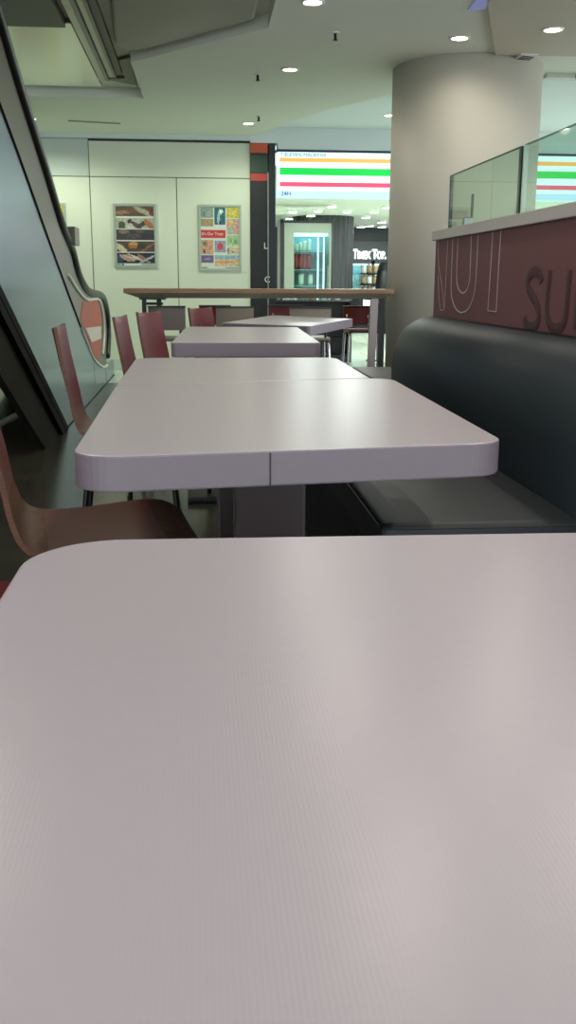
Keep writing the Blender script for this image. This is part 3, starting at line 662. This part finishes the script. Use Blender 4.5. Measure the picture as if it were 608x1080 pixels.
# lower edge trims and soffit
def strip(name, o0, o1, xa, xb, m):
    pts = [low(4.2, o0), (yfl + o0 / k_, 0), (yfl + o1 / k_, 0), low(4.2, o1)]
    return esc_part(name, pts, xa, xb, m)
strip('edge_trim', 0.0, .06, -.04, .012, 'trim_black'); strip('edge_trim', .06, .072, -.04, .006, 'rail_metal'); strip('edge_trim', .072, .14, -.04, .012, 'trim_black')
strip('side_skirt', .14, .42, -.06, -.02, 'brown_dark')
# step ramp inside, seen only from the side
esc_part('step_band', [(y, z - .02) for y, z in sm] + [(y, z - .2) for y, z in reversed(sm)], -.90, -.06, 'black_steel')
a = at_z(5, 445, 0); b_ = at_z(28, 433, 0)
bm = bmesh.new(); d = (b_ - a).normalized(); nn = Vector((-d.y, d.x, 0)) * .035
prism(bm, [a - d * .3 + nn, b_ + nn, b_ - nn, a - d * .3 - nn], (0, 0, .012)); tag(obj('floor_strip', bm, 'white_trim'), 'pale strip on the dark floor under the escalator', 'floor strip')

# ================================================================== PARTITION AND BENCH
PX = 1.10; PY1 = at_x(460, 254, PX).y; PY0 = 1.2
part = thing('partition', 'maroon low partition with grey cap, glass screens and lettering behind the bench', 'partition', (PX, PY1, 0))
bm = bmesh.new(); box(bm, 0, .14, PY0 - PY1, 0, 0, 1.216, .004); obj('panel', bm, 'maroon', part)
bm = bmesh.new(); box(bm, -.015, .16, PY0 - PY1, .02, 1.216, 1.258, .004); obj('cap', bm, 'cap', part)
GX = .06
ga = at_x(477, 187, PX + GX); gb = at_x(552, 153, PX + GX); gc = at_x(556, 151, PX + GX)
gtop = (ga.z + gc.z) / 2
def pane(y0, y1, m='glass'):
    bm = bmesh.new(); box(bm, GX - .006, GX + .006, y0 - PY1, y1 - PY1, 1.258, gtop, .001); return obj('glass_panel', bm, m, part)
g1 = pane(gb.y + .004, ga.y); g2 = pane(PY0, gc.y)
for gp, y, m, wd in ((g1, ga.y, 'glass_edge', .006), (g1, gb.y, 'glass_edge', .012), (g2, gc.y, 'white_edge', .007)):
    bm = bmesh.new(); box(bm, GX - .008, GX + .008, y - PY1 - wd, y - PY1 + wd, 1.258, gtop + .001, .001); obj('glass_edge', bm, m, gp)
for gp, y0, y1 in ((g1, gb.y, ga.y), (g2, PY0, gc.y)):
    bm = bmesh.new(); box(bm, GX - .007, GX + .007, y0 - PY1, y1 - PY1, gtop, gtop + .002); obj('glass_edge', bm, 'glass_rim', gp)
cxs = [at_x(480 + 14, 232, PX + GX)]
bm = bmesh.new(); box(bm, GX - .02, GX + .02, cxs[0].y - PY1 - .02, cxs[0].y - PY1 + .02, 1.258, 1.30, .003); obj('glass_clamp', bm, 'chrome', part)
bm = bmesh.new(); yy = at_x(491, 225, PX + GX).y; tube(bm, [(GX + .03, yy - PY1, 1.258), (GX + .03, yy - PY1, 1.40)], .006, 8); obj('clamp_rod', bm, 'black_steel', part)
# lettering on the maroon face
LX = 3.62
def Lp(x, y): p = at_x(440 + x / LX, 200 + y / LX, PX); return (-.0015, p.y - PY1, min(p.z, 1.214))
def stroke(name, pts, rad, m, smooth=True):
    bm = bmesh.new(); q = spline([Lp(*p) for p in pts], 6) if smooth else [Vector(Lp(*p)) for p in pts]
    tube(bm, q, rad, 6); bm.transform(Matrix.Translation((-.0005, 0, 0)) @ Matrix.Diagonal((.15, 1, 1, 1))); return obj(name, bm, m, part)
stroke('outline_letter', [(82, 190), (84, 290), (97, 370), (105, 460), (90, 460), (84, 400), (82, 330)], .0032, 'letter_line', False)
stroke('outline_letter', [(120, 176), (112, 330), (105, 458)], .0032, 'letter_line', False)
bm = None
def outline(ptsl):
    bm = bmesh.new()
    for pts, sm_ in ptsl:
        q = spline([Lp(*p) for p in pts], 6) if sm_ else [Vector(Lp(*p)) for p in pts]
        tube(bm, q, .0034, 6)
    bm.transform(Matrix.Translation((-.0005, 0, 0)) @ Matrix.Diagonal((.35, 1, 1, 1))); return obj('outline_letter', bm, 'letter_line', part)
outline([([(139, 176), (134, 300), (132, 390), (142, 440), (158, 464), (175, 469), (195, 458), (212, 425), (224, 370), (230, 280), (236, 160)], True),
         ([(159, 172), (154, 280), (153, 340), (160, 378), (176, 395), (193, 380), (203, 340), (206, 270), (210, 164)], True)])
outline([([(292, 145), (283, 300), (272, 463), (304, 466), (313, 300), (323, 138)], False)])
stroke('dark_letter', [(478, 352), (472, 326), (458, 312), (440, 318), (427, 340), (425, 368), (436, 398), (456, 430), (466, 462), (466, 492), (456, 516), (440, 526), (424, 518), (414, 500), (412, 488)], .019, 'letter_dark')
stroke('dark_letter', [(510, 308), (502, 400), (499, 470), (506, 510), (524, 530), (546, 528), (564, 505), (573, 460), (579, 390), (586, 306)], .019, 'letter_dark')
stroke('dark_letter', [(624, 306), (614, 420), (607, 535)], .019, 'letter_dark', False)

# bench
bench = thing('bench', 'dark slate upholstered bench with a high back against the maroon partition', 'bench', (PX, 3.4, 0))
def profile_sweep(bm, prof, ys, shrink=None):
    # prof: (x,z) closed section swept along y, rounded at both ends
    rings = []
    n = len(prof); cxp = sum(p[0] for p in prof) / n; czp = sum(p[1] for p in prof) / n
    for y, s in ys:
        rings.append([bm.verts.new((cxp + (x - cxp) * s if s < 1 else x, y, czp + (z - czp) * s if s < 1 else z)) for x, z in prof])
    for i in range(len(rings) - 1):
        for k in range(n): bm.faces.new((rings[i][k], rings[i][(k + 1) % n], rings[i + 1][(k + 1) % n], rings[i + 1][k]))
    bm.faces.new(rings[0][::-1]); bm.faces.new(rings[-1])
def ends(y0, y1, d=.03): return [(y0, .93), (y0 + d * .3, .97), (y0 + d, .9999), (y0 + d + .001, 1), (y1 - d - .001, 1), (y1 - d, .9999), (y1 - d * .3, .97), (y1, .93)]
sx0 = -.68; SZ = .47                         # seat front relative to the partition face
# seat cushion built as a rounded slab
def cushion(x0, x1, y0, y1, z0, z1, r, name, m, par):
    bm = bmesh.new(); box(bm, x0, x1, y0, y1, z0, z1); bmesh.ops.bevel(bm, geom=bm.edges[:], offset=r, segments=5, profile=.6, affect='EDGES')
    o = obj(name, bm, m, par, True); return o
seat = cushion(sx0, -.13, 2.19 - 3.4, 4.50 - 3.4, .36, SZ, .028, 'seat_cushion', 'leather', bench)
bm = bmesh.new()
rc = .03
loop = [(p[0], p[1]) for p in round_poly([(sx0 + .006, 2.196 - 3.4), (-.14, 2.196 - 3.4), (-.14, 4.49 - 3.4), (sx0 + .006, 4.49 - 3.4)], .04, 6)]
tube(bm, [(p[0], p[1], SZ - .012) for p in loop + loop[:1]], .0045, 6, False); obj('piping', bm, 'leather_back', seat)
bm = bmesh.new(); box(bm, sx0 + .03, -.02, 2.22 - 3.4, 4.48 - 3.4, 0, .365, .006); obj('base', bm, 'bench_base', bench)
# high back: leaning front, rolled top
bp = [(-.185, .365), (-.19, .47), (-.198, .56), (-.199, .64), (-.192, .71), (-.172, .775), (-.14, .825), (-.09, .858), (-.045, .874), (-.003, .878), (-.003, .365)]
yn, yf = 2.08 - 3.4, 4.52 - 3.4
bm = bmesh.new(); profile_sweep(bm, bp, [(yn, 1), (yf - .03, 1), (yf - .008, .985), (yf, .95)])
finish(bm)
ob = obj('backrest', bm, 'leather_back', bench, True)
# second bench beyond the partition, grey end seen past the backrest
b2 = thing('bench', 'grey bench seat end beyond the far end of the high-backed bench', 'bench', (1.5, 5.6, 0))
bm = None
cushion(-.47, .35, -.9, .95, .37, .47, .025, 'seat_cushion', 'bench_grey', b2)
bm = bmesh.new(); box(bm, -.40, .32, -.86, .85, 0, .375, .006); obj('base', bm, 'bench_base', b2)

# ================================================================== TABLES
TT = .75
def table(label, corners, z, th, rad, ped, pw=(.085, .085), group='white cafe tables', rot=0.0):
    cx = sum(p[0] for p in corners) / 4; cy = sum(p[1] for p in corners) / 4
    t = thing('cafe_table', label, 'table', (cx, cy, 0), 0, group)
    poly = round_poly([(p[0] - cx, p[1] - cy) for p in corners], rad, 10)
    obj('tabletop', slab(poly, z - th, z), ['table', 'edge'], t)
    px, py = ped[0] - cx, ped[1] - cy
    bm = bmesh.new(); box(bm, px - pw[0], px + pw[0], py - pw[1], py + pw[1], .03, z - th, .008); obj('pedestal', bm, 'pedestal', t)
    bm = bmesh.new(); box(bm, px - .26, px + .26, py - .22, py + .22, 0, .03, .01); obj('base_plate', bm, 'black_steel', t)
    bm = bmesh.new(); box(bm, px - .16, px + .16, py - .16, py + .16, z - th - .008, z - th, .002); obj('mounting_plate', bm, 'black_steel', t)
    return t, cx, cy
def TZ(px, py, z): p = at_z(px, py, z); return (p.x, p.y)
t1, _, _ = table('white cafe table in the foreground, filling the lower half of the photo', [(-.184, -.25), (.62, -.25), (.62, 1.043), (-.184, 1.058)], TT, .06, [.08, .08, .08, .10], (.22, .42))
t2, cx, cy = table('white cafe table directly behind the foreground one, with an edge joint in front', [(-.213, 1.575), (.552, 1.678), (.576, 2.885), (-.228, 2.70)], TT, .062, [.075, .075, .07, .02], (.158, 2.22), (.080, .085))
bm = bmesh.new(); p = at_y(285.5, 475.5, 1.63); box(bm, .119 - cx - .0012, .119 - cx + .0012, 1.6185 - cy, 1.64 - cy, TT - .06, TT - .003); obj('edge_joint', bm, 'seam', t2)
t3, _, _ = table('white cafe table pushed against the far end of the second table', [(-.228, 2.704), (.512, 2.879), (.520, 3.69), (-.232, 3.69)], TT, .06, [.01, .01, .07, .07], (.14, 3.2))
z4 = .785
c4 = [TZ(180, 361.5, z4), TZ(339, 361.5, z4), TZ(314, 345, z4), TZ(197, 344.5, z4)]
t4, _, _ = table('white cafe table standing alone behind the joined pair', c4, z4, .06, .03, ((c4[0][0] + c4[1][0]) / 2, (c4[0][1] + c4[2][1]) / 2))
z5 = .79
c5 = [TZ(234, 340.5, z5), TZ(327, 344, z5), TZ(372.5, 336, z5), TZ(287, 332.5, z5)]
t5, _, _ = table('white cafe table turned cornerwise, farthest of the white tables', c5, z5, .055, .02, (sum(p[0] for p in c5) / 4, sum(p[1] for p in c5) / 4))

# ================================================================== CHAIRS (seat faces local +x)
def make_chair(name, label, shell, edge, loc, rz, group, bw=.40, top=.86, horn=.012, flat=False, leg='chrome'):
    t = thing(name, label, 'chair', loc, rz, group)
    prof = spline([(-.285, 0, top), (-.262, 0, .74), (-.235, 0, .62), (-.215, 0, .53), (-.185, 0, .475), (-.13, 0, .450), (-.02, 0, .446), (.10, 0, .452), (.17, 0, .448), (.215, 0, .425)], 5)
    bm = bmesh.new(); nw_ = 11; g = []
    for i, p in enumerate(prof):
        s = i / (len(prof) - 1)
        wd = bw * (.92 + .10 * min(1, s * 2)) / 2
        if s > .9: wd *= 1 - .10 * ((s - .9) / .1) ** 2
        row = []
        for k in range(nw_):
            v = k / (nw_ - 1) * 2 - 1
            x, z = p.x, p.z
            if s < .55: x += (0 if flat else .022) * v * v * (1 - s / .55)
            else: z += .010 * v * v * min(1, (s - .55) * 4)
            if i == 0: z += horn * (abs(v) ** 3) - horn
            row.append(bm.verts.new((x, v * wd, z)))
        g.append(row)
    for i in range(len(g) - 1):
        for k in range(nw_ - 1): bm.faces.new((g[i][k], g[i + 1][k], g[i + 1][k + 1], g[i][k + 1]))
    bmesh.ops.recalc_face_normals(bm, faces=bm.faces)
    geo = bmesh.ops.solidify(bm, geom=bm.faces[:], thickness=.012)
    bm.normal_update()
    # rim faces carry the plywood edge
    for f in bm.faces:
        c = f.calc_center_median(); ar = min(e.calc_length() for e in f.edges)
        f.material_index = 0
    rim = [f for f in bm.faces if any(abs(e.calc_length() - .012) < .0035 for e in f.edges) and f.calc_area() < .012 * .06]
    for f in rim: f.material_index = 1
    o = obj('seat_shell', bm, [shell, edge], t, True)
    o.modifiers.new('edge_split', 'EDGE_SPLIT').split_angle = math.radians(50)
    for sx, sy in ((1, 1), (1, -1), (-1, 1), (-1, -1)):
        bm = bmesh.new()
        if sx > 0: pts = [(.02, sy * .13, .436), (.10, sy * .15, .434), (.135, sy * .155, .415), (.155, sy * .165, .30), (.185, sy * .18, .0)]
        else: pts = [(-.02, sy * .13, .436), (-.11, sy * .15, .434), (-.15, sy * .155, .415), (-.165, sy * .165, .30), (-.205, sy * .185, .0)]
        tube(bm, spline(pts, 4), .0105, 10); l = obj('leg', bm, leg, t, True)
        bm = bmesh.new(); e = pts[-1]; cyl(bm, (e[0], e[1], 0), .014, .018, 12); obj('foot_cap', bm, 'rubber', l)
    bm = bmesh.new(); box(bm, -.06, .06, -.15, .15, .424, .437, .003); obj('under_frame', bm, leg, t)
    return t
near = make_chair('plywood_chair', 'brown-red plywood chair with a wide seat between the two nearest tables', 'brown_ply', 'ply_edge', (-.235, 2.255, 0), math.radians(10), 'plywood chairs along the left of the tables', .44, .90, .010, leg='chrome')
GR = 'plywood chairs along the left of the tables'
dark = make_chair('plywood_chair', 'dark red plywood chair seen edge-on beside the second table', 'red_ply', 'ply_edge', (-.265, 3.80, 0), math.radians(2), GR, .36, .865, leg='black_steel')
copy_tree(near, (-.26, 1.62, 0), math.radians(2), 'brown-red plywood chair at the left edge, beside the foreground table', GR)
copy_tree(dark, (-.12, 4.80, 0), math.radians(-6), 'narrow dark red chair back between the steel escalator and the broad red back', GR)
copy_tree(dark, (-.032, 5.48, 0), math.radians(-20), 'dark red plywood chair, largest red back left of the lone white table', GR)
copy_tree(dark, (.245, 6.34, 0), math.radians(-27), 'dark red plywood chair directly behind the left corner of the lone white table', GR)
G2 = 'low-backed stools around the bar table'
def make_stool(label, shell, px0, px1, ytop, yb, face, seat_z=.63, back_h=.165):
    # yb: distance of the back panel; face +1 looks away from the viewer, -1 towards the viewer
    a = at_y(px0, ytop, yb); b_ = at_y(px1, ytop, yb); w = b_.x - a.x; top = a.z
    t = thing('bar_stool', label, 'stool', ((a.x + b_.x) / 2, yb + face * .20, 0), 0 if face > 0 else math.pi, G2)
    hw = w / 2; sw = min(hw, .19)
    bm = bmesh.new(); n_ = 8; g = []
    for k in range(n_ + 1):
        v = k / n_ * 2 - 1; yy = -.20 + .02 * v * v
        g.append([bm.verts.new((v * hw, yy + .012 * q, top - back_h * q)) for q in (0, .33, .66, 1)])
    for k in range(n_):
        for q in range(3): bm.faces.new((g[k][q], g[k + 1][q], g[k + 1][q + 1], g[k][q + 1]))
    bmesh.ops.recalc_face_normals(bm, faces=bm.faces); bmesh.ops.solidify(bm, geom=bm.faces[:], thickness=.014)
    obj('backrest', bm, shell, t)
    bm = bmesh.new(); box(bm, -hw - .003, hw + .003, -.21, -.165, top - .004, top + .006, .002); obj('back_edge', bm, 'black_edge', t)
    bm = bmesh.new(); box(bm, -sw, sw, -.17, .19, seat_z - .022, seat_z); bmesh.ops.bevel(bm, geom=bm.edges[:], offset=.010, segments=3, profile=.6, affect='EDGES'); obj('seat', bm, shell, t)
    for sx in (-1, 1):
        bm = bmesh.new(); tube(bm, [(sx * sw * .75, -.14, seat_z - .02), (sx * sw * .75, -.168, seat_z + .02), (sx * sw * .75, -.165, top - back_h * .4)], .009, 8); obj('back_post', bm, 'chrome', t, True)
        for sy in (-1, 1):
            bm = bmesh.new(); tube(bm, spline([(sx * sw * .6, sy * .10, seat_z - .015), (sx * sw * .85, sy * .13, seat_z - .03), (sx * sw * .95, sy * .15, seat_z - .10), (sx * (sw + .01), sy * .18, 0)], 4), .0105, 10); obj('leg', bm, 'bright_chrome', t, True)
    bm = bmesh.new(); z_ = .24; q = sw * .98
    tube(bm, [(-q, -.165, z_), (q, -.165, z_), (q, .165, z_), (-q, .165, z_), (-q, -.165, z_)], .007, 8); obj('foot_rail', bm, 'bright_chrome', t, True)
    return t
make_stool('grey low-backed stool below the left end of the bar table', 'grey_ply', 156, 195.5, 323.5, 7.05, 1)
make_stool('beige low-backed stool behind the left corner of the turned table', 'beige_ply', 228, 268, 324, 7.12, 1)
make_stool('beige low-backed stool with bright legs behind the turned table', 'beige_ply', 306, 350, 325, 7.12, 1)
make_stool('red low-backed stool beyond the bar table beside its grey leg', 'red_ply', 362, 392, 323, 8.65, -1)
make_stool('dark red stool beyond the bar table, half hidden by a beige stool', 'red_ply', 210, 243, 322.5, 8.65, -1)
make_stool('dark red stool beyond the bar table, left of the beige stool with bright legs', 'red_ply', 283, 320, 322.5, 8.65, -1)

# ================================================================== BAR TABLE
BY0, BY1 = 7.5, 7.95
a = at_y(130, 304, BY0); b_ = at_y(416, 306.5, BY0)
bz = .975; xa, xb = a.x, b_.x; cx = (xa + xb) / 2; hw = (xb - xa) / 2
bar = thing('bar_table', 'long brown bar table standing across the far end of the seating', 'table', (cx, BY0, 0))
bm = bmesh.new(); box(bm, -hw, hw, 0, BY1 - BY0, bz - .033, bz, .003); obj('tabletop', bm, 'bar_wood', bar)
bm = bmesh.new(); i_ = .115
A = [bm.verts.new(v) for v in ((-hw + .004, .004, bz - .033), (hw - .004, .004, bz - .033), (hw - .004, .446, bz - .033), (-hw + .004, .446, bz - .033))]
B = [bm.verts.new(v) for v in ((-hw + i_, .10, bz - .071), (hw - .075, .10, bz - .071), (hw - .075, .35, bz - .071), (-hw + i_, .35, bz - .071))]
bm.faces.new(A); bm.faces.new(B[::-1])
for k in range(4): bm.faces.new((A[k], B[k], B[(k + 1) % 4], A[(k + 1) % 4]))
obj('tapered_underside', bm, 'bar_under', bar)
def barleg(x0, x1, y, xb0, xb1, m, zt=bz - .071):
    bm = bmesh.new(); d_ = .02
    prism(bm, [(x0, y - d_, zt), (x1, y - d_, zt), (xb1, y - d_, 0), (xb0, y - d_, 0)], (0, 2 * d_, 0)); return obj('leg', bm, m, bar)
def bx(px, y): return at_y(px, 320, y).x - cx
barleg(bx(150, 7.62), bx(154.5, 7.62), .12, bx(149.5, 7.62), bx(154, 7.62), 'black_steel')
barleg(bx(165.5, 7.85), bx(170.5, 7.85), .33, bx(167, 7.85), bx(172, 7.85), 'black_steel')
barleg(bx(391, 7.62), bx(399, 7.62), .12, bx(388, 7.62), bx(395, 7.62), 'grey_steel')
barleg(bx(399.5, 7.85), bx(405.5, 7.85), .33, bx(399.5, 7.85), bx(405.5, 7.85), 'black_steel')
for px0, px1 in ((147, 175), (388, 405)):
    bm = bmesh.new(); box(bm, bx(px0, 7.62), bx(px1, 7.62), .11, .34, bz - .083, bz - .07, .002); obj('bracket_plate', bm, 'black_steel', bar)
    bm = bmesh.new(); z_ = at_y(160, 320, 7.7).z; box(bm, bx(px0 + 3, 7.7), bx(px1 - 3, 7.7), .2, .23, z_ - .012, z_ + .008, .002); obj('cross_rail', bm, 'black_steel', bar)
